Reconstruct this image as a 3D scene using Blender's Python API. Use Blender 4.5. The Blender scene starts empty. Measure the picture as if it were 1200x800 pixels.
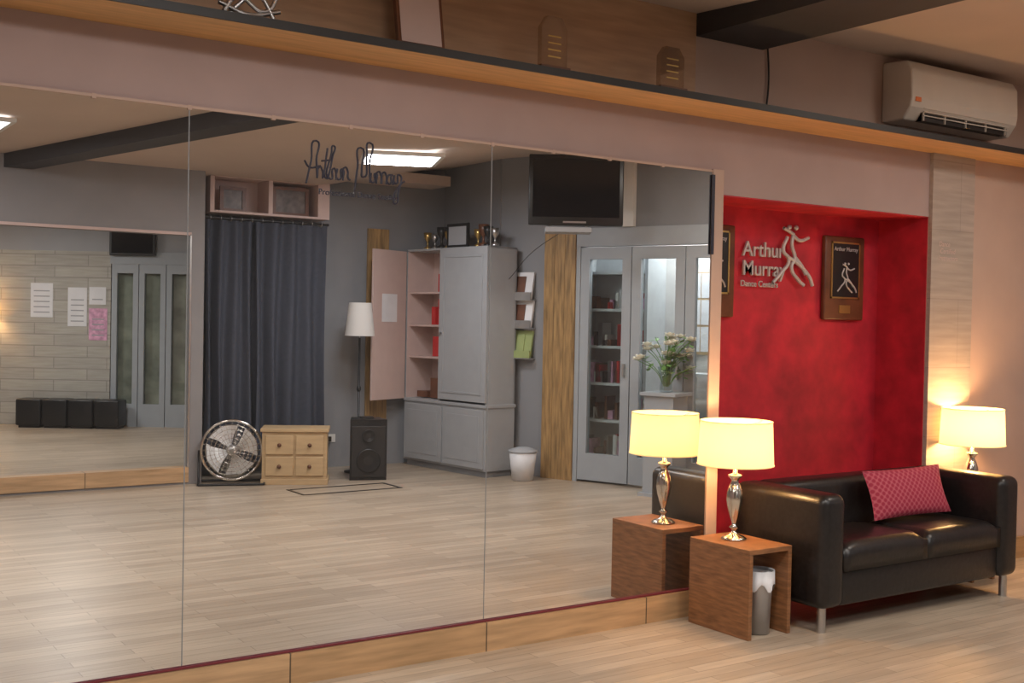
import bpy, math, random
from mathutils import Vector, Matrix
random.seed(4)
D=4.36
def VY(Z): return D-Z      # far side of the room (seen by reflection) -> real y
def RY(Z): return Z-D      # near the mirror wall -> real y
sc=bpy.context.scene
try:
    sc.view_settings.view_transform='Standard'
    sc.view_settings.look='None'
except Exception: pass

# ---------------- materials ----------------
def mat(name,col,rough=.6,metal=0,var=.08,scale=8,bump=0,emit=None,es=0,trans=0,stretch=(1,1,1)):
    m=bpy.data.materials.new(name); m.use_nodes=True
    nt=m.node_tree; b=nt.nodes['Principled BSDF']
    b.inputs['Roughness'].default_value=rough; b.inputs['Metallic'].default_value=metal
    tc=nt.nodes.new('ShaderNodeTexCoord'); mp=nt.nodes.new('ShaderNodeMapping')
    mp.inputs['Scale'].default_value=stretch
    nt.links.new(tc.outputs['Object'],mp.inputs['Vector'])
    n=nt.nodes.new('ShaderNodeTexNoise'); n.inputs['Scale'].default_value=scale; n.inputs['Detail'].default_value=5
    nt.links.new(mp.outputs['Vector'],n.inputs['Vector'])
    r=nt.nodes.new('ShaderNodeValToRGB')
    r.color_ramp.elements[0].position=.3; r.color_ramp.elements[1].position=.7
    r.color_ramp.elements[0].color=[max(0,c*(1-var)) for c in col]+[1]
    r.color_ramp.elements[1].color=[min(1,c*(1+var)) for c in col]+[1]
    nt.links.new(n.outputs['Fac'],r.inputs['Fac']); nt.links.new(r.outputs['Color'],b.inputs['Base Color'])
    if bump:
        bp=nt.nodes.new('ShaderNodeBump'); bp.inputs['Strength'].default_value=bump; bp.inputs['Distance'].default_value=.01
        nt.links.new(n.outputs['Fac'],bp.inputs['Height']); nt.links.new(bp.outputs['Normal'],b.inputs['Normal'])
    if emit:
        b.inputs['Emission Color'].default_value=list(emit)+[1]; b.inputs['Emission Strength'].default_value=es
    if trans: b.inputs['Transmission Weight'].default_value=trans
    return m
def plankmat(name,c1,c2,w,h,rough,mortar=(.12,.08,.05),msize=.004,rot=0,spec=.5,grain=.28,bigvar=0,rotx=0):
    m=bpy.data.materials.new(name); m.use_nodes=True; nt=m.node_tree; b=nt.nodes['Principled BSDF']
    tc=nt.nodes.new('ShaderNodeTexCoord'); mp=nt.nodes.new('ShaderNodeMapping'); mp.inputs['Rotation'].default_value=(rotx,0,rot)
    nt.links.new(tc.outputs['Object'],mp.inputs['Vector'])
    br=nt.nodes.new('ShaderNodeTexBrick'); br.inputs['Scale'].default_value=1
    br.inputs['Brick Width'].default_value=w; br.inputs['Row Height'].default_value=h
    br.inputs['Mortar Size'].default_value=msize; br.inputs['Mortar Smooth'].default_value=.3; br.inputs['Bias'].default_value=0
    br.offset=.37; br.offset_frequency=2
    br.inputs['Color1'].default_value=list(c1)+[1]; br.inputs['Color2'].default_value=list(c2)+[1]; br.inputs['Mortar'].default_value=list(mortar)+[1]
    nt.links.new(mp.outputs['Vector'],br.inputs['Vector'])
    mp2=nt.nodes.new('ShaderNodeMapping'); mp2.inputs['Scale'].default_value=(1.2,14,14)
    nt.links.new(mp.outputs['Vector'],mp2.inputs['Vector'])
    n=nt.nodes.new('ShaderNodeTexNoise'); n.inputs['Scale'].default_value=2.5; n.inputs['Detail'].default_value=6
    nt.links.new(mp2.outputs['Vector'],n.inputs['Vector'])
    r=nt.nodes.new('ShaderNodeValToRGB'); r.color_ramp.elements[0].color=(1-grain,1-grain,1-grain*1.1,1); r.color_ramp.elements[1].color=(1+grain*.5,)*3+(1,)
    r.color_ramp.elements[0].position=.3; r.color_ramp.elements[1].position=.7
    nt.links.new(n.outputs['Fac'],r.inputs['Fac'])
    mx=nt.nodes.new('ShaderNodeMix'); mx.data_type='RGBA'; mx.blend_type='MULTIPLY'; mx.inputs[0].default_value=1
    nt.links.new(br.outputs['Color'],mx.inputs[6]); nt.links.new(r.outputs['Color'],mx.inputs[7])
    last=mx.outputs[2]
    if bigvar:
        n3=nt.nodes.new('ShaderNodeTexNoise'); n3.inputs['Scale'].default_value=.8; n3.inputs['Detail'].default_value=3
        nt.links.new(mp.outputs['Vector'],n3.inputs['Vector'])
        r3=nt.nodes.new('ShaderNodeValToRGB'); r3.color_ramp.elements[0].position=.35; r3.color_ramp.elements[1].position=.65
        r3.color_ramp.elements[0].color=(1-bigvar,)*3+(1,); r3.color_ramp.elements[1].color=(1+bigvar*.4,)*3+(1,)
        nt.links.new(n3.outputs['Fac'],r3.inputs['Fac'])
        m2=nt.nodes.new('ShaderNodeMix'); m2.data_type='RGBA'; m2.blend_type='MULTIPLY'; m2.inputs[0].default_value=1
        nt.links.new(last,m2.inputs[6]); nt.links.new(r3.outputs['Color'],m2.inputs[7]); last=m2.outputs[2]
    nt.links.new(last,b.inputs['Base Color'])
    b.inputs['Roughness'].default_value=rough
    b.inputs['Specular IOR Level'].default_value=spec
    return m
WALL=mat('plaster_pink',(.395,.295,.28),.8,var=.05,scale=3,bump=.05)
PEACH=mat('plaster_peach',(.50,.365,.305),.8,var=.05,scale=3,bump=.05)
GREY=mat('paint_blue_grey',(.24,.245,.26),.7,var=.05,scale=3)
GREYL=mat('paint_light_grey',(.36,.37,.39),.6,var=.04,scale=3)
OPP=mat('paint_grey',(.25,.235,.235),.8,var=.05,scale=3)
CEIL=mat('ceiling_paint',(.56,.45,.38),.85,var=.04,scale=2)
RED=mat('red_venetian_plaster',(.46,.014,.030),.6,var=.27,scale=7,bump=.1)
WOODP=mat('brown_wood_panel',(.50,.31,.19),.5,var=.14,scale=3,stretch=(1,1,9))
LEDGE=mat('ledge_wood',(.60,.35,.15),.5,var=.15,scale=3,stretch=(1,12,12))
DARK=mat('dark_trim',(.02,.018,.018),.5)
BEAM=mat('beam_dark_paint',(.040,.038,.042),.6)
SKIRT=plankmat('skirting_wood',(.56,.36,.20),(.46,.28,.14),.95,.5,.4)
FLOOR=plankmat('oak_parquet',(.52,.425,.325),(.40,.315,.235),.75,.075,.34,mortar=(.24,.19,.14),msize=.0018,grain=.16,bigvar=.12)
SLATE=plankmat('slate_tile',(.43,.36,.32),(.40,.34,.30),.9,.42,.6,mortar=(.33,.28,.25),msize=.003,grain=.16,rotx=math.radians(-90))
STONE=plankmat('stone_tile',(.47,.45,.40),(.42,.40,.36),.7,.15,.7,mortar=(.33,.31,.28),msize=.008,grain=.14,rotx=math.radians(-90))
MIR=bpy.data.materials.new('mirror_glass'); MIR.use_nodes=True
_b=MIR.node_tree.nodes['Principled BSDF']; _b.inputs['Metallic'].default_value=.985; _b.inputs['Roughness'].default_value=0; _b.inputs['Base Color'].default_value=(.86,.87,.88,1)
LEATH=mat('black_leather',(.013,.011,.011),.33,var=.3,scale=40,bump=.12)
CHROME=mat('chrome',(.7,.66,.6),.16,1,var=.05)
STEEL=mat('brushed_steel',(.55,.55,.55),.35,1)
JOINT=mat('mirror_joint_strip',(.22,.23,.24),.4)  # grey strip over the gap between mirror panels
BRN=mat('walnut_veneer',(.25,.11,.045),.45,var=.35,scale=5,stretch=(2,2,14))
BRND=mat('plaque_wood',(.13,.045,.02),.4,var=.3,scale=8)
OAKV=mat('vertical_oak',(.33,.20,.08),.5,var=.45,scale=5,stretch=(6,6,.7))
PINE=mat('pine',(.50,.35,.19),.5,var=.1,scale=5,stretch=(1,1,6))
PINKC=mat('pink_board',(.58,.43,.39),.6,var=.03)
CURT=mat('curtain_fabric',(.055,.062,.085),.85,var=.1,scale=30)
BLK=mat('black_plastic',(.012,.012,.013),.35)
SCR=mat('tv_screen',(.004,.004,.006),.12)
WHT=mat('white_plastic',(.72,.70,.66),.4,var=.02)
ACW=mat('ac_housing',(.66,.59,.52),.4,var=.02)
PAPER=mat('paper',(.75,.75,.77),.7,var=.04)
PINKP=mat('pink_paper',(.65,.35,.5),.7,var=.3,scale=20)
GREEN=mat('green_folder',(.30,.36,.14),.6)
REDO=mat('red_objects',(.5,.02,.02),.4)
MAROON=mat('maroon_trim',(.16,.02,.03),.5)
SILV=mat('silver_letter',(.50,.48,.48),.4,.2)
INK=mat('dark_ink',(.02,.02,.04),.5)
LEAF=mat('leaf',(.14,.30,.07),.5,var=.3)
PETAL=mat('petal',(.9,.88,.78),.6)
MESH=mat('wire_mesh_silver',(.45,.45,.46),.4,.6)
BAG=mat('bin_liner',(.7,.7,.72),.4)
GOLD=mat('trophy_gold',(.6,.42,.15),.3,.9)
PHOTO=mat('printed_photo',(.12,.09,.08),.4,var=.6,scale=14)
def shade_mat(name,col,es,t):
    m=bpy.data.materials.new(name); m.use_nodes=True; nt=m.node_tree
    for n in list(nt.nodes):
        if n.type!='OUTPUT_MATERIAL': nt.nodes.remove(n)
    o=[n for n in nt.nodes if n.type=='OUTPUT_MATERIAL'][0]
    d=nt.nodes.new('ShaderNodeBsdfDiffuse'); d.inputs[0].default_value=list(col)+[1]
    tr=nt.nodes.new('ShaderNodeBsdfTranslucent'); tr.inputs[0].default_value=list(col)+[1]
    e=nt.nodes.new('ShaderNodeEmission'); e.inputs[0].default_value=(1,.64,.26,1); e.inputs[1].default_value=es
    mx=nt.nodes.new('ShaderNodeMixShader'); mx.inputs[0].default_value=t
    ad=nt.nodes.new('ShaderNodeAddShader')
    nt.links.new(d.outputs[0],mx.inputs[1]); nt.links.new(tr.outputs[0],mx.inputs[2])
    nt.links.new(mx.outputs[0],ad.inputs[0]); nt.links.new(e.outputs[0],ad.inputs[1]); nt.links.new(ad.outputs[0],o.inputs[0])
    return m
SHADE=shade_mat('lampshade_lit',(.80,.68,.44),.42,.22)
SHADEW=shade_mat('lampshade_white',(.85,.83,.8),0,.3)
def glassmat(name,mixf,tint):
    m=bpy.data.materials.new(name); m.use_nodes=True; nt=m.node_tree
    for n in list(nt.nodes):
        if n.type!='OUTPUT_MATERIAL': nt.nodes.remove(n)
    o=[n for n in nt.nodes if n.type=='OUTPUT_MATERIAL'][0]
    a=nt.nodes.new('ShaderNodeBsdfTransparent'); a.inputs[0].default_value=list(tint)+[1]
    g=nt.nodes.new('ShaderNodeBsdfGlossy'); g.inputs['Roughness'].default_value=.03
    mx=nt.nodes.new('ShaderNodeMixShader'); mx.inputs[0].default_value=mixf
    nt.links.new(a.outputs[0],mx.inputs[1]); nt.links.new(g.outputs[0],mx.inputs[2]); nt.links.new(mx.outputs[0],o.inputs[0])
    return m
GLASS=glassmat('window_glass',.08,(.9,.94,.94))
ACRY=glassmat('clear_acrylic',.14,(.80,.74,.68))
PANEL=bpy.data.materials.new('light_diffuser'); PANEL.use_nodes=True
_b=PANEL.node_tree.nodes['Principled BSDF']; _b.inputs['Emission Color'].default_value=(.9,.96,1,1); _b.inputs['Emission Strength'].default_value=3
# pillow fabric with lattice
PIL=mat('cushion_fabric',(.55,.03,.06),.8)
nt=PIL.node_tree; b=nt.nodes['Principled BSDF']
tc=nt.nodes.new('ShaderNodeTexCoord'); mp=nt.nodes.new('ShaderNodeMapping'); mp.inputs['Scale'].default_value=(1,0,1)
mq=nt.nodes.new('ShaderNodeMapping'); mq.inputs['Rotation'].default_value=(0,math.radians(45),0)
v=nt.nodes.new('ShaderNodeTexVoronoi'); v.inputs['Scale'].default_value=38; v.inputs['Randomness'].default_value=0
r=nt.nodes.new('ShaderNodeValToRGB')
r.color_ramp.elements[0].position=.30; r.color_ramp.elements[0].color=(.33,.018,.05,1)
r.color_ramp.elements[1].position=.55; r.color_ramp.elements[1].color=(.48,.10,.13,1)
nt.links.new(tc.outputs['Object'],mp.inputs['Vector']); nt.links.new(mp.outputs['Vector'],mq.inputs['Vector']); nt.links.new(mq.outputs['Vector'],v.inputs['Vector'])
nt.links.new(v.outputs['Distance'],r.inputs['Fac']); nt.links.new(r.outputs['Color'],b.inputs['Base Color'])

# ---------------- builders ----------------
def link(o,parent=None):
    sc.collection.objects.link(o)
    if parent is not None: o.parent=parent
    return o
def grp(name,loc=(0,0,0),rz=0):
    e=bpy.data.objects.new(name,None); e.location=loc; e.rotation_euler=(0,0,rz); e.empty_display_size=.1
    sc.collection.objects.link(e); return e
def meshobj(name,verts,faces,m,parent=None,smooth=False):
    me=bpy.data.meshes.new(name); me.from_pydata([tuple(v) for v in verts],[],faces); me.update()
    me.materials.append(m)
    if smooth:
        for p in me.polygons: p.use_smooth=True
    return link(bpy.data.objects.new(name,me),parent)
BF=[(0,3,2,1),(4,5,6,7),(0,1,5,4),(1,2,6,5),(2,3,7,6),(3,0,4,7)]
def bverts(x0,x1,y0,y1,z0,z1):
    return [(x0,y0,z0),(x1,y0,z0),(x1,y1,z0),(x0,y1,z0),(x0,y0,z1),(x1,y0,z1),(x1,y1,z1),(x0,y1,z1)]
def box(name,x0,x1,y0,y1,z0,z1,m,parent=None,bev=0,seg=2):
    x0,x1=sorted((x0,x1));y0,y1=sorted((y0,y1));z0,z1=sorted((z0,z1))
    o=meshobj(name,bverts(x0,x1,y0,y1,z0,z1),BF,m,parent)
    if bev:
        md=o.modifiers.new('bev','BEVEL'); md.width=bev; md.segments=seg; md.limit_method='ANGLE'
        if seg>2:
            for p in o.data.polygons: p.use_smooth=True
    return o
def boxes(name,lst,m,parent=None):
    V=[];F=[]
    for b in lst:
        k=len(V); V+=bverts(*b); F+=[tuple(i+k for i in f) for f in BF]
    return meshobj(name,V,F,m,parent)
def prism(name,pts,z0,z1,m,parent=None):
    n=len(pts); V=[(p[0],p[1],z0) for p in pts]+[(p[0],p[1],z1) for p in pts]
    F=[tuple(range(n-1,-1,-1)),tuple(range(n,2*n))]+[(i,(i+1)%n,n+(i+1)%n,n+i) for i in range(n)]
    o=meshobj(name,V,F,m,parent)
    import bmesh
    bm=bmesh.new(); bm.from_mesh(o.data); bmesh.ops.recalc_face_normals(bm,faces=bm.faces); bm.to_mesh(o.data); bm.free()
    return o
def lathe(name,prof,m,parent=None,loc=(0,0,0),seg=32,smooth=True):
    V=[];F=[];n=len(prof)
    for i in range(seg):
        a=2*math.pi*i/seg
        for r,z in prof: V.append((r*math.cos(a),r*math.sin(a),z))
    for i in range(seg):
        j=(i+1)%seg
        for k in range(n-1): F.append((i*n+k,j*n+k,j*n+k+1,i*n+k+1))
    o=meshobj(name,V,F,m,parent,smooth); o.location=loc; return o
def cyl(name,r,z0,z1,m,parent=None,loc=(0,0,0),seg=24,r2=None):
    r2=r if r2 is None else r2
    return lathe(name,[(0,z0),(r,z0),(r2,z1),(0,z1)],m,parent,loc,seg,False)
def curve(name,strokes,m,parent=None,bev=.004,smooth=True,cyclic=False):
    cu=bpy.data.curves.new(name,'CURVE'); cu.dimensions='3D'; cu.bevel_depth=bev; cu.bevel_resolution=2; cu.resolution_u=6
    for s in strokes:
        sp=cu.splines.new('BEZIER'); sp.bezier_points.add(len(s)-1)
        for p,c in zip(sp.bezier_points,s):
            p.co=c; p.handle_left_type=p.handle_right_type='AUTO' if smooth else 'VECTOR'
        sp.use_cyclic_u=cyclic
    cu.materials.append(m)
    return link(bpy.data.objects.new(name,cu),parent)
def text(name,body,size,m,loc,rot,parent=None,ext=.004,shear=0,sx=1):
    cu=bpy.data.curves.new(name,'FONT'); cu.body=body; cu.size=size; cu.extrude=ext; cu.shear=shear; cu.offset=size*.004
    cu.materials.append(m); o=bpy.data.objects.new(name,cu); o.location=loc; o.rotation_euler=rot; o.scale=(sx,1,1)
    return link(o,parent)
R90=math.pi/2

# ---------------- room shell ----------------
YO=VY(9.99)     # opposite wall face
YA=VY(10.5)     # alcove back wall
CZ=3.08
box('floor',-3.3,9.5,-14.6,.6,-.1,0,FLOOR)
V=[];F=[];xs=[-3.3+i*.4 for i in range(33)];ys=[.6-j*.3 for j in range(24)]
def cz(x,y):
    a=min(1,max(0,-y/5.65)); c=min(1,max(0,(6.2-x)/1.5)); return CZ-.32*a*c
for x in xs:
    for y in ys: V.append((x,y,cz(x,y)))
n=len(ys)
for i in range(len(xs)-1):
    for j in range(n-1): F.append((i*n+j,i*n+j+1,(i+1)*n+j+1,(i+1)*n+j))
o=meshobj('ceiling',V,F,CEIL,smooth=True); md=o.modifiers.new('s','SOLIDIFY'); md.thickness=.05; md.offset=1
NX0,NX1,NZ=4.28,6.02,2.175; ND=.36
MX1=4.205; MZ0,MZ1=.135,2.285
w=grp('wall_north')
box('lower_left',-3.3,NX0,0,.15,0,2.56,WALL,w)
box('above_niche',NX0,NX1,0,.15,NZ,2.56,WALL,w)
box('lower_right',NX1,8.5,0,.15,0,2.56,PEACH,w)
box('upper_wood',-3.3,4.08,.0,.15,2.56,3.2,WOODP,w)
box('upper_plaster',4.08,8.5,.0,.15,2.56,3.2,PEACH,w)
w=grp('wall_niche')
box('niche_back',NX0-.1,NX1+.1,ND,ND+.1,0,NZ+.1,RED,w)
box('niche_left',NX0-.1,NX0-.001,.151,ND,0,NZ+.1,RED,w)
box('niche_left_face',NX0-.0005,NX0+.006,.012,ND,0,NZ,RED,w)
box('niche_right',NX1+.001,NX1+.1,.151,ND,0,NZ+.1,RED,w)
box('niche_right_face',NX1-.006,NX1+.0005,.004,ND,0,NZ,RED,w)
box('niche_top',NX0,NX1,.004,ND,NZ-.006,NZ+.08,RED,w)
box('wall_west',-3.45,-3.3,-14.6,.15,0,3.2,WALL)
box('baseboard_north',-3.3,NX0,-.03,0,0,MZ0-.004,SKIRT)
box('baseboard_right',6.46,8.2,-.02,0,0,.14,SKIRT)
box('trim_2',-3.3,MX1,-.020,-.001,MZ0-.002,MZ0+.006,MAROON)
box('trim_lit_wall',MX1+.004,NX0+.004,-.014,0,MZ0,2.3,PEACH)  # wall strip beside the mirror; lamp glow put into its lighter colour
box('trim_4',MX1-.006,MX1+.012,-.02,-.0145,1.86,2.27,INK)
pl=grp('wall_slate_pillar'); box('slate',NX1,6.44,-.025,-.0005,0,2.56,SLATE,pl)
pl2=text('wall_lettering','Dance\n Certified\nInstructors',.042,PINKC,(NX1+.07,-.0262,2.0),(R90,0,0),None,.0003,.2)
l=grp('ledge_shelf')
box('board',-3.3,8.4,-.32,-.001,2.56,2.59,LEDGE,l)
box('front_edge',-3.3,8.4,-.33,-.32,2.560,2.592,DARK,l)
box('dark_top',-3.3,8.4,-.32,-.001,2.59,2.595,DARK,l)
# mirror
m=grp('wall_mirror')
jx=[-2.66,-1.29,.085,1.46,2.845,MX1]
for i in range(5):
    box('mirror_panel_%d'%(i+1),jx[i]+.0015,jx[i+1]-.0015,-.008,-.002,MZ0+.008,MZ1,MIR,m)
    if i: box('joint_%d'%i,jx[i]-.0022,jx[i]+.0022,-.0085,-.008,MZ0+.01,MZ1,JOINT,m)
box('top_trim',jx[0],MX1,-.014,-.0005,MZ1,MZ1+.01,PEACH,m)
clips=[(x+.34*k-.008,x+.34*k+.008,-.015,-.008,MZ1-.006,MZ1+.012) for x in jx[:-1] for k in range(4)]
boxes('mirror_clips',clips,PEACH,m)
def S(pts,ox,oz,s): return [(ox+p[0]*s,-.0095,oz+p[1]*s) for p in pts]
strokes=[[(0,-.6),(.5,1.6),(1.0,3.6),(1.05,1.8),(1.15,0)],[(-.2,1.6),(.3,1.0),(1.5,1.2)],
 [(1.15,0),(1.45,1.1),(1.65,.9),(1.75,0)],[(2.2,3.0),(2.0,1.3),(1.95,.2),(2.25,0)],[(1.6,1.7),(2.7,1.9)],
 [(2.3,0),(2.75,2.2),(2.85,3.3),(2.65,2.6),(2.6,0),(2.9,1.1),(3.1,.9),(3.2,0)],
 [(3.3,1.1),(3.3,.1),(3.6,.1),(3.8,1.1),(3.9,0)],[(3.9,0),(4.15,1.3),(4.4,1.0),(4.5,.2),(4.7,.1)],
 [(5.2,-.9),(5.5,1.5),(5.8,3.4),(5.95,1.2),(6.1,.5),(6.5,2.4),(6.8,4.0),(6.8,1.8),(6.9,0)],
 [(7.0,1.0),(7.05,.1),(7.35,.1),(7.5,1.0),(7.6,0)],[(7.6,0),(7.85,1.2),(8.1,.9),(8.15,0)],[(8.2,0),(8.45,1.2),(8.7,.9),(8.75,0)],
 [(9.3,1.0),(8.95,.9),(8.95,.1),(9.2,.1),(9.4,1.0),(9.5,0)],
 [(9.6,1.0),(9.7,.2),(9.95,.2),(10.15,1.1),(10.1,-.8),(9.8,-1.9),(9.6,-1.2),(10.2,-.1),(10.8,.5)]]
ml=grp('mirror_lettering')
curve('script',[S(s,1.945,2.065,.042) for s in strokes],INK,ml,.0038)
text('subtitle','Professional Dance Studios',.034,INK,(2.0,-.0095,2.0),(R90,0,0),ml,.0005)

# beams
b1=grp('ceiling_beam'); prism('segment',[(4.08,0),(4.56,0),(4.56,-2.1),(4.08,-2.1)],2.965,3.12,BEAM,b1)
b2=grp('ceiling_beam')
def bz(x,y,t): return (x,y,cz(x,y)+t)
p=[(3.32,-1.95),(3.58,-1.95),(2.06,VY(9.99)),(1.84,VY(9.99))]
V=[bz(x,y,-.11) for x,y in p]+[bz(x,y,.0) for x,y in p]
meshobj('segment',V,BF,BEAM,b2)
box('cross_piece',3.32,4.56,-2.3,-2.1,2.88,3.1,BEAM,b2)

# opposite wall with wide opening in place of a second mirror
w=grp('wall_south')
OX=3.38
box('above_opening',-3.3,OX,YO-.12,YO,2.19,3.0,OPP,w)
box('below_opening',-3.3,OX,YO-.12,YO,0,.02,OPP,w)
box('left_part',-3.3,-1.6,YO-.12,YO,.02,2.19,OPP,w)
prism('partition',[(OX,YO),(OX+.12,YO),(3.66,YA),(3.56,YA)],0,3.0,OPP,w)
box('alcove_back',3.56,6.4,YA-.1,YA,0,3.2,GREY,w)
box('baseboard_south',-3.3,OX,YO-.12,YO+.012,.02,.15,SKIRT)
o=grp('trim_opening'); box('top',-1.6,OX,YO,YO+.01,2.19,2.215,PINKC,o); box('side',OX-.012,OX+.002,YO,YO+.01,.15,2.2,STEEL,o)
EA=math.atan2(.930,.367); E0=(6.59,VY(8.67),0)
def EW(name,ds=0):
    return grp(name,(E0[0]+.367*ds,E0[1]+.93*ds,0),EA)
SL=1.75; DS=.07
w=EW('wall_east',DS)
box('above_doors',-.05,SL,-.12,0,2.37,3.2,GREY,w)
box('left_of_doors',-.93,-.02,-.12,0,0,3.2,GREY,w)
box('right_of_doors',SL,4.68,-.12,0,0,3.2,WALL,w)
box('wall_east_return',6.27,6.39,YA-.1,VY(9.47)+.03,0,3.2,GREY)
d=EW('glazed_door_set',DS)
DF=mat('door_paint',(.36,.39,.42),.5,var=.03)
box('head',-.02,SL,-.1,.02,2.2,2.37,DF,d)
lw=.54
for i in range(3):
    s=i*lw+.02
    fr=[(s,s+.09,-.06,0.0,.02,2.19),(s+lw-.1,s+lw-.01,-.06,0.0,.02,2.19),(s+.09,s+lw-.1,-.06,0.0,.02,.27),(s+.09,s+lw-.1,-.06,0.0,2.08,2.19)]
    boxes('door_leaf_%d'%(i+1),fr,DF,d)
    box('glass_%d'%(i+1),s+.09,s+lw-.1,-.035,-.03,.27,2.08,GLASS,d)
    box('handle_%d'%(i+1),s+lw-.07,s+lw-.05,0.0,.03,1.0,1.12,STEEL,d)
box('jamb_right',3*lw+.02,SL,-.1,.01,0,2.2,DF,d)
box('jamb_left',-.03,.018,-.1,.01,0,2.2,DF,d)
st=EW('wall_storeroom')
LW=mat('store_wall',(.62,.60,.58),.8)
box('back',-.2,2.0,-1.1,-1.0,0,2.6,LW,st); box('side_a',-.2,-.1,-1.0,-.121,0,2.6,LW,st); box('side_b',1.9,2.0,-1.0,-.121,0,2.6,LW,st); box('top',-.2,2.0,-1.1,-.121,2.6,2.7,LW,st)
sh=EW('storage_shelving')
WS=mat('white_shelf',(.6,.62,.63),.5)
its=[(-.08,.66,-.55,-.2,z,z+.025) for z in (.2,.55,.9,1.25,1.6,1.95)]
its+=[(-.09,-.06,-.55,-.2,0,2.2),(.66,.69,-.55,-.2,0,2.2),(-.09,.69,-.57,-.55,0,2.2)]
boxes('frame',its,WS,sh)
cols=[BLK,WHT,BRND,REDO,STEEL,PINKP]
for ci,c in enumerate(cols):
    L=[]
    for z in (.225,.575,.925,1.275,1.625):
        for k in range(4):
            if random.random()<.6:
                s=-.03+.11*random.randint(0,5)+.012*ci; h=random.uniform(.05,.22)
                L.append((s,s+random.uniform(.02,.06),-.45,-.28,z,z+h))
    if L: boxes('stored_items_%d'%ci,L,c,sh)
cb=EW('notice_board'); box('board',.72,1.3,-.995,-.975,1.2,2.0,PINE,cb)
boxes('sheets',[(.74+i*.135,.865+i*.135,-.975,-.97,1.23+j*.26,1.47+j*.26) for i in range(4) for j in range(3)],PAPER,cb)
rt=EW('wire_trolley'); boxes('frame',[(.85,1.4,-.9,-.6,z,z+.03) for z in (.25,.5,.75,1.0)]+[(.85,.88,-.9,-.6,0,1.03),(1.37,1.4,-.9,-.6,0,1.03)],WS,rt)
o=EW('oak_wall_panel',.08)
for i in range(3): box('board_%d'%i,-.38+.115*i,-.267+.115*i,.002,.03,0,2.33,OAKV,o,.003)
o=grp('oak_wall_panel'); box('board',5.36,5.60,YA+.001,YA+.03,.0,2.40,OAKV,o,.003)
w=EW('trim_5'); box('strip',.53,.66,.002,.05,2.372,3.07,WHT,w)
rk=EW('magazine_rack')
rx0,rx1=-.86,-.40
box('backplate',rx0+.02,rx1-.02,.001,.012,1.12,1.97,STEEL,rk)
for i,(z,mm,c) in enumerate([(1.70,PAPER,BRND),(1.43,PAPER,BRND),(1.14,GREEN,GREEN)]):
    o=box('pocket_%d'%i,rx0,rx1,.10,.112,z,z+.07,STEEL if i<2 else GREEN,rk)
    box('pocket_floor_%d'%i,rx0,rx1,.012,.112,z-.01,z,STEEL,rk)
    q=box('magazine_%d'%i,rx0+.01,rx1-.01,-.012,.012,0,.26,mm,rk); q.location=(0,.075,z+.005); q.rotation_euler=(math.radians(12),0,0)
    q=box('cover_%d'%i,rx0+.07,rx1-.09,-.006,.018,.03,.22,c,rk); q.location=(0,.080,z+.005); q.rotation_euler=(math.radians(12),0,0)

# --- annex built in place of the reflections in a second mirror
AA=math.radians(34.3); A0=(3.0,VY(16.35),0)
w=grp('wall_annex',A0,AA)
box('stone',-3.6,1.44,-.15,0,0,2.3,STONE,w)
box('upper',-3.6,4.6,-.15,0,2.3,3.0,GREYL,w)
box('right',2.9,4.6,-.15,0,0,2.3,GREY,w)
box('behind_doors',1.44,2.9,-.16,-.08,0,2.3,mat('dim_backing',(.36,.34,.27),.6,var=.5,scale=3),w)
box('wall_annex_east',5.95,6.1,-11.0,YA-.1,0,3.0,GREY)
box('ceiling_annex',-3.3,6.1,-14.6,YO-.12,2.85,2.95,CEIL)
d=grp('glazed_door_set',A0,AA)
box('head',1.44,2.9,-.05,.03,2.14,2.3,DF,d)
for i in range(4):
    s=1.46+i*.36
    boxes('door_leaf_%d'%(i+1),[(s,s+.07,-.04,.02,0,2.14),(s+.28,s+.35,-.04,.02,0,2.14),(s+.07,s+.28,-.04,.02,0,.3),(s+.07,s+.28,-.04,.02,2.02,2.14)],DF,d)
    box('glass_%d'%(i+1),s+.07,s+.28,-.02,-.015,.3,2.02,GLASS,d)
for nm,a0,a1,z0,z1,mm in [('poster',.39,.68,1.42,1.87,PAPER),('poster',.88,1.13,1.31,1.82,PAPER),('poster',1.16,1.40,1.13,1.55,PINKP),('poster',1.16,1.38,1.6,1.83,PAPER)]:
    p=grp(nm,A0,AA); box('sheet',a0,a1,.001,.006,z0,z1,mm,p)
    boxes('printing',[(a0+.04,a1-.04,.006,.007,z0+.06+k*.07,z0+.075+k*.07) for k in range(int((z1-z0-.1)/.07))],GREYL,p)
for i in range(4):
    p=grp('cube_stool',A0,AA); box('seat',.38+i*.335,.70+i*.335,.1,.42,.03,.37,BLK,p,.02,3); box('feet',.41+i*.335,.67+i*.335,.13,.39,0,.03,DARK,p)
p=grp('wall_television',A0,AA); box('body',1.45,2.05,.05,.11,2.25,2.6,BLK,p,.01); box('screen',1.48,2.02,.11,.112,2.28,2.57,SCR,p); box('bracket',1.65,1.85,.031,.05,2.38,2.5,STEEL,p)
p=grp('wall_sconce',(A0[0]-.12*math.cos(AA),A0[1]-.12*math.sin(AA),0),AA)
box('backplate',-.04,.04,.0,.02,1.3,1.5,STEEL,p); curve('arm',[[(0,.02,1.36),(0,.12,1.34),(0,.14,1.42)]],STEEL,p,.008)
lathe('shade',[(.09,1.42),(.06,1.60)],SHADE,p,(0,.14,0))
la=bpy.data.lights.new('bulb','POINT'); la.energy=14; la.color=(1,.60,.27); la.shadow_soft_size=.04
lo=bpy.data.objects.new('bulb',la); lo.location=(0,.14,1.5); link(lo,p)

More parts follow.
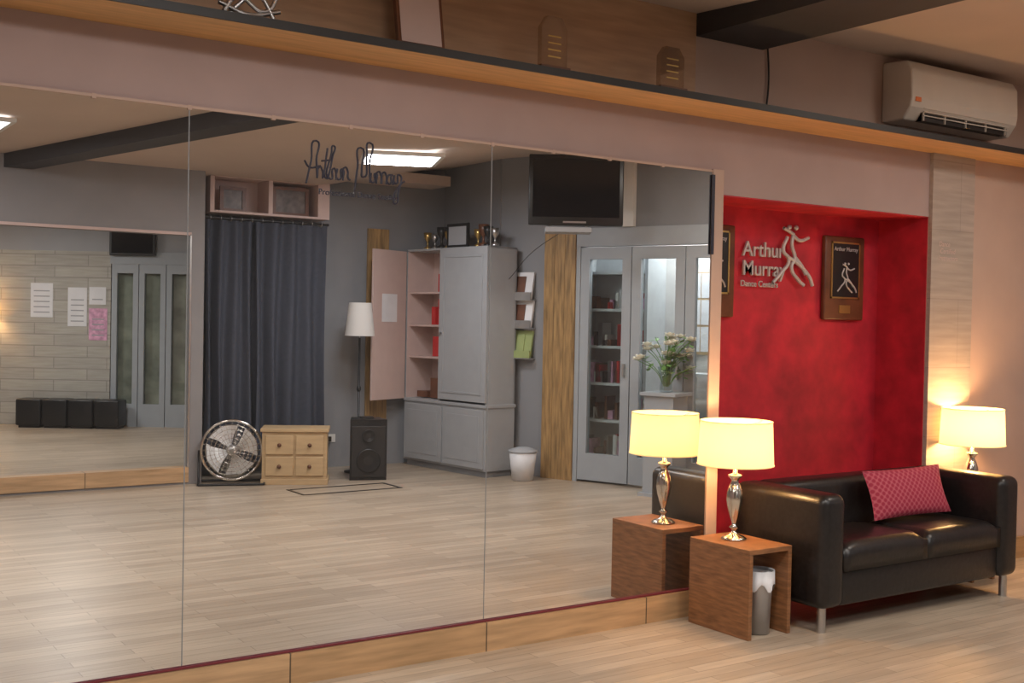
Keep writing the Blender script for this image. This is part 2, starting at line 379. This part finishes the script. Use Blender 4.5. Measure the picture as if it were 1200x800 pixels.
# ---------------- ceiling lights ----------------
def lightpanel(x,y,e,col=(.97,.97,1),s=.6,rz=0,z=None):
    z=cz(x,y) if z is None else z
    g=grp('ceiling_light_panel',(x,y,z),rz)
    boxes('frame',[(-s/2-.03,s/2+.03,-s/2-.03,-s/2,-.03,-.002),(-s/2-.03,s/2+.03,s/2,s/2+.03,-.03,-.002),(-s/2-.03,-s/2,-s/2,s/2,-.03,-.002),(s/2,s/2+.03,-s/2,s/2,-.03,-.002)],WHT,g)
    box('diffuser',-s/2,s/2,-s/2,s/2,-.02,-.002,PANEL,g)
    la=bpy.data.lights.new('panel_light','AREA'); la.shape='SQUARE'; la.size=s*.95; la.energy=e; la.color=col
    lo=bpy.data.objects.new('panel_light',la); lo.location=(0,0,-.035); link(lo,g)
lightpanel(4.65,VY(8.52),30,rz=.4)
lightpanel(1.6,-2.3,52,(1,.95,.90))  # added panel out of view, fills the closed room with light
lightpanel(-1.2,-2.6,46,(1,.95,.90))  # added fill panel, unseen behind the camera side
lightpanel(6.2,-1.9,29,(1,.89,.77))  # added warm fill panel, kept out of view and reflection
lightpanel(3.9,-2.7,38,(1,.92,.83))  # added fill panel, hidden above the mirror's top edge
lightpanel(1.32,-4.5,8)
lightpanel(3.0,-8.2,50,(1,.96,.91),z=2.85)  # added unseen panel to brighten the annex
lightpanel(2.2,-10.2,38,(1,.96,.91),z=2.85)  # second added panel for the annex, also unseen
g=EW('storeroom_fill_light'); box('fill_tube',.5,1.3,-.7,-.6,2.5,2.54,PANEL,g); boxes('hangers',[(.6,.61,-.655,-.645,2.54,2.6),(1.2,1.21,-.655,-.645,2.54,2.6)],STEEL,g)  # invented lamp, added to brighten the space behind the door glass
la=bpy.data.lights.new('fill_tube_light','AREA'); la.size=.7; la.energy=24; la.color=(.98,.98,1); lo=bpy.data.objects.new('fill_tube_light',la); lo.location=(.9,-.65,2.48); link(lo,g)

# ---------------- lamps ----------------
def table_lamp(x,y,z,e=11):
    g=grp('table_lamp',(x,y,z))
    prof=[(0,0),(.062,0),(.064,.008),(.05,.018),(.022,.03),(.012,.045),(.012,.055),(.026,.066),(.012,.078),(.012,.09),(.022,.12),(.035,.17),(.041,.21),(.038,.25),(.028,.285),(.016,.31),(.02,.32),(.034,.335),(.034,.345),(.012,.352),(.009,.40),(0,.40)]
    prof=[(r,z2*.94) for r,z2 in prof]
    lathe('base',prof,CHROME,g)
    z0,z1=.375,.59; r0,r1=.188,.178
    lathe('shade',[(r0,z0),(r1,z1)],SHADE,g,seg=48)
    curve('shade_rings',[[(rr*math.cos(a),rr*math.sin(a),zz) for a in [i*math.pi/8 for i in range(16)]] for rr,zz in((r0,z0),(r1,z1))],SHADE,g,.003,cyclic=True)
    curve('spider',[[(0,0,.36),(0,0,.55)],[(-.17,0,.58),(0,0,.55),(.17,0,.58)]],STEEL,g,.003,False)
    la=bpy.data.lights.new('bulb','POINT'); la.energy=e; la.color=(1,.57,.25); la.shadow_soft_size=.05
    lo=bpy.data.objects.new('bulb',la); lo.location=(0,0,.49); link(lo,g)
def side_table(x0,x1,y0,y1,h):
    g=grp('side_table',(x0,y0,0)); X=x1-x0;Y=y1-y0
    t=.024
    box('panel_left',0,t,0,Y,0,h-t,BRN,g,.002); box('panel_right',X-t,X,0,Y,0,h-t,BRN,g,.002)
    box('top',0,X,0,Y,h-t,h,BRN,g,.002)
def bin_(x,y,r,h,liner=True):
    g=grp('waste_bin',(x,y,0))
    lathe('bucket',[(0,.004),(r*.82,.004),(r,h)],MESH,g); lathe('rim',[(r,h-.01),(r+.006,h-.01),(r+.006,h+.006),(r,h+.006)],STEEL,g)
    if liner:
        V=[];F=[];N=40
        for i in range(N):
            a=2*math.pi*i/N; w=1+.04*math.sin(i*1.9)
            V+=[((r+.009)*w*math.cos(a),(r+.009)*w*math.sin(a),h-.07-.02*math.sin(i*.9)),((r+.009)*math.cos(a),(r+.009)*math.sin(a),h+.012),((r-.02)*math.cos(a),(r-.02)*math.sin(a),h-.04)]
        for i in range(N):
            j=(i+1)%N; F+=[(3*i,3*j,3*j+1,3*i+1),(3*i+1,3*j+1,3*j+2,3*i+2)]
        meshobj('liner',V,F,BAG,g,smooth=True)
T0,T1=4.01,4.30
side_table(T0,T1,RY(3.84),RY(4.25),.43)
table_lamp(4.155,RY(4.09),.43,14)
bin_(4.165,RY(3.925),.066,.30)
side_table(6.09,6.32,RY(4.05),RY(4.31),.43)
table_lamp(6.22,RY(4.16),.43,26)

# ---------------- sofa ----------------
SX0,SX1=4.38,6.02; SY0,SY1=RY(3.71),-.03
g=grp('leather_sofa',(SX0,SY0,0)); W=SX1-SX0; Dp=SY1-SY0; aw=.17
box('arm_left',0,aw,0,Dp,.12,.68,LEATH,g,.05,5)
box('arm_right',W-aw,W,0,Dp,.12,.68,LEATH,g,.05,5)
box('backrest',aw-.03,W-aw+.03,Dp-.18,Dp,.12,.68,LEATH,g,.05,5)
box('base',aw-.01,W-aw+.01,.03,Dp-.1,.12,.30,LEATH,g,.02,3)
def cushion(name,x0,x1,y0,y1,z0,z1,m,par,puff=.02):
    V=[];F=[];N=14
    for s in (0,1):
        for i in range(N+1):
            for j in range(N+1):
                u=i/N;v=j/N; e=(1-abs(2*u-1)**4)*(1-abs(2*v-1)**4)
                zz=(z1-.03+.03*min(1,e*3)+puff*e) if s else z0
                V.append((x0+(x1-x0)*u,y0+(y1-y0)*v,zz))
    n=N+1;o=n*n
    for i in range(N):
        for j in range(N):
            F.append((i*n+j,i*n+j+1,(i+1)*n+j+1,(i+1)*n+j)); F.append((o+i*n+j,o+(i+1)*n+j,o+(i+1)*n+j+1,o+i*n+j+1))
    for k in range(N):
        F.append((k*n,(k+1)*n,o+(k+1)*n,o+k*n)); F.append((k*n+N,o+k*n+N,o+(k+1)*n+N,(k+1)*n+N))
        F.append((k,o+k,o+k+1,k+1)); F.append((N*n+k,N*n+k+1,o+N*n+k+1,o+N*n+k))
    return meshobj(name,V,F,m,par,True)
mid=W/2
cushion('seat_cushion_1',aw,mid-.001,.01,Dp-.17,.295,.43,LEATH,g,.01)
cushion('seat_cushion_2',mid+.001,W-aw,.01,Dp-.17,.295,.43,LEATH,g,.01)
for i,(x,y) in enumerate([(.06,.06),(W-.06,.06),(.06,Dp-.06),(W-.06,Dp-.06)]):
    cyl('leg_%d'%(i+1),.022,0,.125,STEEL,g,(x,y,0))
def pillow(name,w,h,t,m,loc,rot):
    g=grp(name,loc); g.rotation_euler=rot
    V=[];F=[];N=16;n=N+1
    for s in (1,-1):
        for i in range(n):
            for j in range(n):
                u=2*i/N-1;v=2*j/N-1
                k=max(0,(1-u*u)*(1-v*v))**.45
                pin=1-.06*(1-abs(u)**2)*(abs(v)**3); pin2=1-.06*(1-abs(v)**2)*(abs(u)**3)
                V.append((u*w/2*pin2,s*t/2*k,v*h/2*pin))
    o=n*n
    for i in range(N):
        for j in range(N):
            F.append((i*n+j,(i+1)*n+j,(i+1)*n+j+1,i*n+j+1)); F.append((o+i*n+j,o+i*n+j+1,o+(i+1)*n+j+1,o+(i+1)*n+j))
    meshobj('pillow_body',V,F,m,g,True)
pillow('throw_pillow',.62,.275,.10,PIL,(5.43,-.335,.59),(math.radians(-20),math.radians(-1),math.radians(-4)))

# ---------------- wall signs ----------------
YB=ND
s=grp('wall_sign')
text('line_1','Arthur',.122,SILV,(4.79,YB-.02,1.895),(R90,0,0),s,.006)
text('line_2','Murray',.122,SILV,(4.79,YB-.02,1.785),(R90,0,0),s,.006)
text('line_3','Dance Centers',.05,SILV,(4.78,YB-.02,1.72),(R90,0,0),s,.004)
def dancer(par,ox,oz,k,y,m,bev):
    st=[[(.2,1.0),(.32,.96),(.45,.9)],[(.45,.92),(.42,.7),(.5,.5),(.42,.3),(.62,.08),(.75,0)],
        [(.45,.88),(.62,.8),(.85,.86)],[(.5,.5),(.68,.35),(.8,.2)],[(.3,.85),(.2,.6),(.35,.45),(.15,.2),(-.05,.02)],[(.3,.5),(.55,.4),(.9,.15),(.98,.0)]]
    curve('dancers',[[(ox+p[0]*k,y,oz+p[1]*k) for p in q] for q in st],m,par,bev)
    for hx in (.34,.52):
        o=lathe('head',[(0,-.05*k),(.04*k,-.02*k),(.045*k,.0),(.04*k,.03*k),(0,.05*k)],m,par,(ox+hx*k,y,oz+1.02*k),16)
dancer(s,5.05,1.74,.33,YB-.03,SILV,.011)
def plaque(x0,x1,z0,z1):
    g=grp('wall_plaque'); y=YB
    box('board',x0,x1,y-.035,y-.001,z0,z1,BRND,g,.01,3)
    box('plate',x0+.06,x1-.06,y-.04,y-.035,z0+.14,z1-.04,BLK,g)
    fr=[(x0+.05,x1-.05,y-.042,y-.036,z1-.045,z1-.035),(x0+.05,x1-.05,y-.042,y-.036,z0+.13,z0+.14),(x0+.05,x0+.06,y-.042,y-.036,z0+.13,z1-.035),(x1-.06,x1-.05,y-.042,y-.036,z0+.13,z1-.035)]
    boxes('gold_border',fr,GOLD,g)
    box('name_plate',x0+.13,x1-.13,y-.04,y-.035,z0+.04,z0+.09,GOLD,g)
    text('title','Arthur Murray',.036,SILV,((x0+x1)/2-.11,y-.042,z1-.09),(R90,0,0),g,.001)
    dancer(g,(x0+x1)/2-.07,z0+.17,.17,y-.044,SILV,.005)
plaque(5.48,5.84,1.54,2.05)
plaque(4.36,4.72,1.54,2.06)

# ---------------- AC ----------------
g=grp('air_conditioner',(5.55,-.001,2.69))
pts=[(0,0),(-.15,0),(-.20,.07),(-.21,.12),(-.205,.28),(-.17,.335),(0,.345)]
L=1.04;V=[(0,y,z) for y,z in pts]+[(L,y,z) for y,z in pts];n=len(pts)
F=[tuple(range(n)),tuple(range(2*n-1,n-1,-1))]+[(i,n+i,n+(i+1)%n,(i+1)%n) for i in range(n)]
o=meshobj('housing',V,F,ACW,g); md=o.modifiers.new('b','BEVEL'); md.width=.012; md.segments=3
box('outlet_slot',.12,.95,-.19,-.14,-.0,.045,DARK,g)
boxes('louvres',[(.12,.95,-.205,-.195,.025+i*.022,.031+i*.022) for i in range(3)]+[(.12+.2*i,.128+.2*i,-.2,-.16,.0,.05) for i in range(5)],ACW,g)
box('sticker',.03,.08,-.213,-.2105,.10,.125,mat('orange_sticker',(.8,.2,.05),.5),g)
curve('wall_cable',[[(4.58,-.012,3.05),(4.6,-.012,2.8),(4.58,-.012,2.61)]],DARK,None,.005)

# ledge objects
def award(x,w,h):
    g=grp('acrylic_award',(x,-.2,2.597))
    pts=[(-w/2,.03),(w/2,.03),(w/2,h*.8),(w*.28,h),(-w*.28,h),(-w/2,h*.8)]
    V=[(a,-.015,b) for a,b in pts]+[(a,.015,b) for a,b in pts]
    F=[(0,1,2,3,4,5),(11,10,9,8,7,6)]+[(i,6+i,6+(i+1)%6,(i+1)%6) for i in range(6)]
    meshobj('block',V,F,ACRY,g); box('foot',-w/2-.01,w/2+.01,-.03,.03,0,.03,BRND,g)
    boxes('engraving',[(-w*.25,w*.25,-.0165,-.0155,.07+k*.03,.076+k*.03) for k in range(4)],GOLD,g)
award(3.03,.14,.25); award(3.73,.15,.22)
def frame_t(x,w,h,rx):
    g=grp('picture_frame',(x,-.2,2.606))
    for nm,a in (('frame',(-w/2,w/2,-.012,.012,0,h,BRND)),('photo',(-w/2+.015,w/2-.015,-.014,-.012,.02,h-.02,PINKC))):
        o=box(nm,*a,g,.002); o.rotation_euler=(math.radians(rx),0,0)
frame_t(2.36,.22,.34,-10)
g=grp('silver_figurine',(1.62,-.2,2.597))
lathe('base',[(0,0),(.07,0),(.07,.015),(.02,.025),(0,.025)],STEEL,g)
curve('wires',[[(-.1,0,.03),(-.05,0,.09),(.06,0,.05),(.12,0,.14)],[(-.08,.02,.02),(0,0,.12),(.03,0,.22)],[(.1,0,.02),(.05,0,.1),(-.03,0,.16)],[(-.12,0,.06),(0,0,.03),(.12,0,.06)]],STEEL,g,.009)
g=grp('wall_socket'); box('plate',6.78,6.90,-.012,-.0005,.28,.36,WHT,g,.003); box('plug',6.80,6.84,-.045,-.012,.29,.34,BLK,g,.004)

# ---------------- far side of the room ----------------
def curtain(x0,x1,y,z0,z1,par,nm,ph):
    V=[];F=[];N=90;M=14
    for i in range(N+1):
        u=i/N
        for j in range(M+1):
            v=j/M; amp=.032+.022*(1-v)
            V.append((x0+(x1-x0)*u+.015*math.sin(u*9+v*4),y+amp*math.sin(u*2*math.pi*4+ph+.5*math.sin(v*3))+.012*math.sin(u*31),z0+(z1-z0)*v))
    n=M+1
    for i in range(N):
        for j in range(M): F.append((i*n+j,(i+1)*n+j,(i+1)*n+j+1,i*n+j+1))
    meshobj(nm,V,F,CURT,par,True)
g=grp('curtains'); yc=VY(10.27)
curtain(3.60,4.12,yc,.13,2.37,g,'curtain_left',0); curtain(4.08,4.79,yc+.012,.15,2.37,g,'curtain_right',1)
curve('rod',[[(3.57,yc+.01,2.385),(4.82,yc+.01,2.385)]],BLK,g,.012,False)
for i in range(12): 
    o=curve('ring_%d'%i,[[(3.64+i*.1,yc+.01+.025*math.cos(a),2.385+.025*math.sin(a)) for a in [k*math.pi/3 for k in range(6)]]],STEEL,g,.003,cyclic=True)
g=grp('wall_cubby_shelf'); yf=VY(10.2)
bx=[(3.62,4.8,YA,yf,2.43,2.45),(3.62,4.8,YA,yf,2.755,2.775),(3.62,3.66,YA,yf,2.45,2.755),(4.18,4.22,YA,yf,2.45,2.755),(4.68,4.8,YA,yf,2.45,2.755),(3.66,4.68,YA,YA+.02,2.45,2.755)]
boxes('carcass',[(a,b,min(c,d),max(c,d),e,f) for a,b,c,d,e,f in bx],PINKC,g)
for x0,x1,h in((3.74,3.99,.23),(4.25,4.62,.27)):
    p=grp('picture_frame'); boxes('frame',[(x0,x1,yf-.1,yf-.08,2.452,2.48),(x0,x1,yf-.1,yf-.08,2.45+h-.03,2.45+h),(x0,x0+.035,yf-.1,yf-.08,2.48,2.42+h),(x1-.035,x1,yf-.1,yf-.08,2.48,2.42+h)],BRND,p); box('picture',x0+.035,x1-.035,yf-.097,yf-.09,2.48,2.42+h,PHOTO,p)
# fan
g=grp('floor_fan',(3.72,VY(9.84),0),math.radians(21)); R=.262; zc=.30
rings=[]
for k in range(7):
    rr=R*(k+1)/7
    for s in (-1,1):
        yy=s*(.06*(1-(rr/R)**2)+.02)
        rings.append([(rr*math.cos(a),yy,zc+rr*math.sin(a)) for a in [i*math.pi/8 for i in range(16)]])
curve('cage_rings',rings,CHROME,g,.0022,cyclic=True)
sp=[]
for i in range(28):
    a=2*math.pi*i/28
    for s in (-1,1): sp.append([(rr*math.cos(a),s*(.06*(1-(rr/R)**2)+.02),zc+rr*math.sin(a)) for rr in (.02,R*.5,R*.8,R)])
curve('cage_spokes',sp,CHROME,g,.0016)
curve('cage_rim',[[(R*math.cos(a),0,zc+R*math.sin(a)) for a in [i*math.pi/8 for i in range(16)]]],CHROME,g,.013,cyclic=True)
o=lathe('hub',[(0,-.05),(.045,-.05),(.05,0),(.045,.05),(0,.05)],STEEL,g,(0,0,zc)); o.rotation_euler=(R90,0,0)
FANM=mat('fan_blade_metal',(.7,.7,.7),.4,.5)
for i in range(4):
    V=[]
    for u in (0,.33,.66,1):
        for v in (-1,0,1):
            r_=.04+.19*u; a=i*math.pi/2+.4+v*(.40+.25*u)
            V.append((r_*math.cos(a),v*.025,zc+r_*math.sin(a)))
    F=[(a*3+b,a*3+b+1,(a+1)*3+b+1,(a+1)*3+b) for a in range(3) for b in range(2)]
    o=meshobj('blade_%d'%(i+1),V,F,FANM,g,True)
curve('stand',[[(-R-.02,0,zc),(-R-.02,0,.03),(-R-.02,.14,.012)],[(R+.02,0,zc),(R+.02,0,.03),(R+.02,.14,.012)],[(-R-.02,.14,.012),(R+.02,.14,.012)],[(-R-.02,-.14,.012),(-R-.02,0,.03)],[(R+.02,-.14,.012),(R+.02,0,.03)],[(-R-.02,-.14,.012),(R+.02,-.14,.012)]],BLK,g,.010,False)
# pine drawer unit
ax=math.atan2(.26,.51)
g=grp('pine_drawer_chest',(3.93,VY(9.66),0),ax); W=.57
box('carcass',0,W,-.32,0,.04,.47,PINE,g,.004); box('top',-.015,W+.015,-.335,.02,.47,.50,PINE,g,.004); box('plinth',-.01,W+.01,-.33,.01,0,.05,PINE,g,.004)
for i in range(2):
    for j in range(2):
        x0=.03+i*.265; z0=.08+j*.19
        box('drawer_%d%d'%(i,j),x0,x0+.245,0,.016,z0,z0+.17,PINE,g,.006)
        o=lathe('knob_%d%d'%(i,j),[(0,0),(.012,0),(.018,.018),(0,.026)],BRND,g,(x0+.122,.016,z0+.085),16); o.rotation_euler=(-R90,0,0)
# speaker
g=grp('pa_speaker',(4.90,VY(9.5),0),math.radians(20))
prism('cabinet',[(-.17,0),(.17,0),(.13,-.28),(-.13,-.28)],0,.56,BLK,g)
box('grille',-.155,.155,0.001,.012,.03,.5,DARK,g,.004)
for z,r_ in((.18,.11),(.41,.06)):
    o=lathe('cone_%d'%int(z*100),[(0,.0),(r_*.3,.002),(r_*.9,.014),(r_,.016),(r_,0)],BLK,g,(0,.008,z)); o.rotation_euler=(-R90,0,0)
box('handle',-.06,.06,-.2,-.1,.56,.575,DARK,g)
# floor lamp
g=grp('floor_lamp',(5.07,VY(10.05),0))
lathe('base',[(0,0),(.13,0),(.13,.015),(.02,.03),(.011,.05),(.011,1.3),(0,1.3)],BLK,g)
lathe('knop',[(.011,.78),(.022,.8),(.022,.82),(.011,.84)],BLK,g)
lathe('shade',[(.145,1.32),(.108,1.64)],SHADEW,g,seg=40)
curve('spider',[[(0,0,1.3),(0,0,1.6)],[(-.11,0,1.63),(0,0,1.6),(.11,0,1.63)]],STEEL,g,.003,False)
# cabinet
ca=math.atan2(.991,.131); C0=(5.77,VY(10.40),0)
g=grp('wall_cabinet',C0,ca)
CG=mat('cabinet_paint',(.36,.37,.385),.5,var=.03)
LW_=1.29
box('lower_carcass',0,LW_,-.36,-.0,.06,.66,CG,g); box('plinth',.02,LW_-.02,-.34,-.03,0,.06,GREY,g)
box('worktop',-.01,LW_+.01,-.37,.015,.66,.69,CG,g,.003)
for i in range(2): 
    box('lower_door_%d'%i,.02+i*.635,.63+i*.635,0,.018,.08,.64,CG,g,.003)
    box('lower_inset_%d'%i,.08+i*.635,.57+i*.635,.018,.022,.14,.58,CG,g,.002)
bx=[(0,.02,-.36,0,.69,2.2),(LW_-.02,LW_,-.36,0,.69,2.2),(.555,.575,-.36,0,.69,2.2),(0,LW_,-.36,0,2.18,2.2),(0,LW_,-.36,-.34,.69,2.2)]
boxes('upper_carcass',bx,CG,g)
boxes('pink_lining',[(.02,.555,-.34,-.335,.69,2.18),(.02,.024,-.335,-.001,.69,2.18),(.551,.555,-.335,-.001,.69,2.18)]+[(.024,.551,-.335,-.03,z,z+.018) for z in (1.1,1.42,1.75)],PINKC,g)
box('upper_door',.57,LW_,0,.02,.71,2.19,CG,g,.003)
boxes('upper_door_moulding',[(.63,LW_-.06,.02,.026,.78,.80),(.63,LW_-.06,.02,.026,2.10,2.12),(.63,.65,.02,.026,.80,2.10),(LW_-.08,LW_-.06,.02,.026,.80,2.10)],CG,g)
box('keyhole_knob',.6,.62,.024,.045,1.35,1.37,STEEL,g)
boxes('red_bottles',[(.30,.36,-.2,-.1,1.44,1.62),(.38,.44,-.2,-.12,1.44,1.70),(.30,.42,-.22,-.12,1.12,1.32),(.40,.5,-.2,-.1,1.77,1.95)],REDO,g)
boxes('papers',[(.08,.25,-.25,-.1,.70,.76),(.3,.5,-.25,-.1,.70,.9)],BRND,g)
h=grp('open_door',(0.0,0.0,0)); h.parent=g; h.location=(.0,.005,0); h.rotation_euler=(0,0,math.atan2(.2,-.46)-ca)
box('pink_leaf',.01,.54,-.01,.012,.68,2.18,PINKC,h,.002); box('paper_notice',.16,.40,-.013,-.0105,1.46,1.74,PAPER,h)
t=grp('trophy_collection',C0,ca); t.location.z=2.2
def trophy(x,k,m):
    o=lathe('cup_%d'%int(x*100),[(0,0),(.05*k,0),(.05*k,.03*k),(.012*k,.05*k),(.012*k,.1*k),(.045*k,.15*k),(.055*k,.22*k),(.05*k,.22*k),(.01,.12*k)],m,t,(x,-.15,0),16)
for x,k,m_ in((.15,.8,GOLD),(.27,.7,STEEL),(.38,1,BLK),(.49,.8,GOLD),(.95,.8,GOLD),(1.03,1,BRND),(1.1,.9,BLK),(1.2,.8,STEEL)): trophy(x,k,m_)
p=grp('picture_frame',C0,ca); p.location.z=2.2
o=box('frame',.55,.88,-.1,-.08,0,.24,BLK,p); o2=box('print',.58,.85,-.08,-.077,.03,.21,GREYL,p)
g=grp('pedal_bin',(6.19,VY(8.86),0)); lathe('bucket',[(0,.003),(.10,.003),(.13,.27),(.12,.27),(.1,.2)],BAG,g); lathe('lid',[(.137,.27),(.137,.285),(.06,.31),(0,.315)],GREYL,g)
# tv
tx0,ty0,tx1,ty1=5.73,VY(8.19),6.41,VY(7.73)
ta=math.atan2(ty1-ty0,tx1-tx0)
g=grp('ceiling_television',(tx0,ty0,0),ta); TW=math.hypot(tx1-tx0,ty1-ty0)
box('body',0,TW,-.07,0,2.33,2.94,BLK,g,.012,3); box('screen',.035,TW-.035,0,.003,2.40,2.90,SCR,g)
box('bezel_strip',.3,.5,0,.003,2.35,2.365,STEEL,g)
box('bracket_plate',.2,.55,-.12,-.07,2.5,2.75,STEEL,g); box('bracket_arm',.33,.38,-.30,-.12,2.6,2.65,STEEL,g); box('ceiling_pole',.33,.38,-.30,-.25,2.6,3.07,STEEL,g)
box('media_box',.15,.55,-.25,.0,2.27,2.315,GREYL,g,.005)
boxes('media_brackets',[(.18,.2,-.1,-.07,2.3,2.5),(.5,.52,-.1,-.07,2.3,2.5)],STEEL,g)
# flowers
fx,fy=6.76,VY(7.52)
g=grp('plinth_table',(fx,fy,0),EA)
box('top',-.17,.17,-.17,.17,.87,.9,DF,g,.003); box('column',-.14,.14,-.14,.14,.03,.87,DF,g,.003); box('foot',-.17,.17,-.17,.17,0,.03,DF,g)
g=grp('flower_vase',(fx,fy,.9))
lathe('vase',[(0,0),(.055,0),(.06,.02),(.05,.1),(.08,.22),(.075,.22),(.045,.1),(.045,.02),(0,.02)],GLASS,g)
st=[];LV=[];LF=[];PV=[];PF=[]
for i in range(46):
    a=random.uniform(0,6.28); r_=random.uniform(.02,.27); zz=random.uniform(.26,.56)-r_*.3
    st.append([(0.02*math.cos(a),.02*math.sin(a),.05),(r_*.4*math.cos(a),r_*.4*math.sin(a),zz*.7),(r_*math.cos(a),r_*math.sin(a),zz)])
    c=Vector((r_*math.cos(a),r_*math.sin(a),zz))
    if i%2==0:
        for ring,(n_,rr,up) in enumerate([(7,.058,.25),(6,.05,.7),(4,.034,1.2)]):
            for p_ in range(n_):
                b_=p_*6.28/n_+ring*.4; k=len(PV); q=Vector((math.cos(b_),math.sin(b_),up))*rr; s_=Vector((-math.sin(b_),math.cos(b_),0))*.03
                PV+=[c,c+q*.6+s_,c+q,c+q*.6-s_]; PF.append((k,k+1,k+2,k+3))
    for l_ in range(3):
        b_=random.uniform(0,6.28); k=len(LV); cc=c*random.uniform(.65,.95); q=Vector((math.cos(b_),math.sin(b_),random.uniform(-.5,.5)))*.085; s_=Vector((-math.sin(b_),math.cos(b_),0))*.022
        LV+=[cc,cc+q*.5+s_,cc+q,cc+q*.5-s_]; LF.append((k,k+1,k+2,k+3))
curve('stems',st,LEAF,g,.003); meshobj('leaves',LV,LF,LEAF,g); meshobj('petals',PV,PF,PETAL,g)
curve('hanging_cable',[[(6.35,VY(8.45),2.35),(6.25,VY(8.9),2.12),(6.2,VY(9.15),1.9),(6.1,VY(9.25),1.75)]],BLK,None,.003)
g=grp('floor_mat_outline')
boxes('tape',[(4.0,4.95,VY(9.28),VY(9.255),.001,.004),(4.0,4.95,VY(8.955),VY(8.93),.001,.004),(4.0,4.025,VY(9.255),VY(8.955),.001,.004),(4.925,4.95,VY(9.255),VY(8.955),.001,.004)],BLK,g)
g=grp('wall_socket'); box('plate',4.92,5.04,YA,YA+.01,.25,.33,WHT,g); box('plug',4.94,4.98,YA+.01,YA+.05,.26,.31,BLK,g)

# ---------------- world & camera ----------------
wd=bpy.data.worlds.new('world'); sc.world=wd; wd.use_nodes=True
wd.node_tree.nodes['Background'].inputs[0].default_value=(.8,.85,.9,1); wd.node_tree.nodes['Background'].inputs[1].default_value=.3
phi=math.radians(34.34);pit=math.radians(1.06);rl=math.radians(1.1)
Fw=Vector((math.sin(phi)*math.cos(pit),math.cos(phi)*math.cos(pit),-math.sin(pit)))
R=Vector((math.cos(phi),-math.sin(phi),0)); U=R.cross(Fw)
R2=R*math.cos(rl)+U*math.sin(rl); U2=U*math.cos(rl)-R*math.sin(rl)
M=Matrix((R2,U2,-Fw)).transposed().to_4x4(); M.translation=Vector((0,-D,1.5))
cam=bpy.data.cameras.new('camera'); cam.lens=40.5; cam.sensor_width=36; cam.clip_start=.05
co=bpy.data.objects.new('camera',cam); co.matrix_world=M; sc.collection.objects.link(co); sc.camera=co
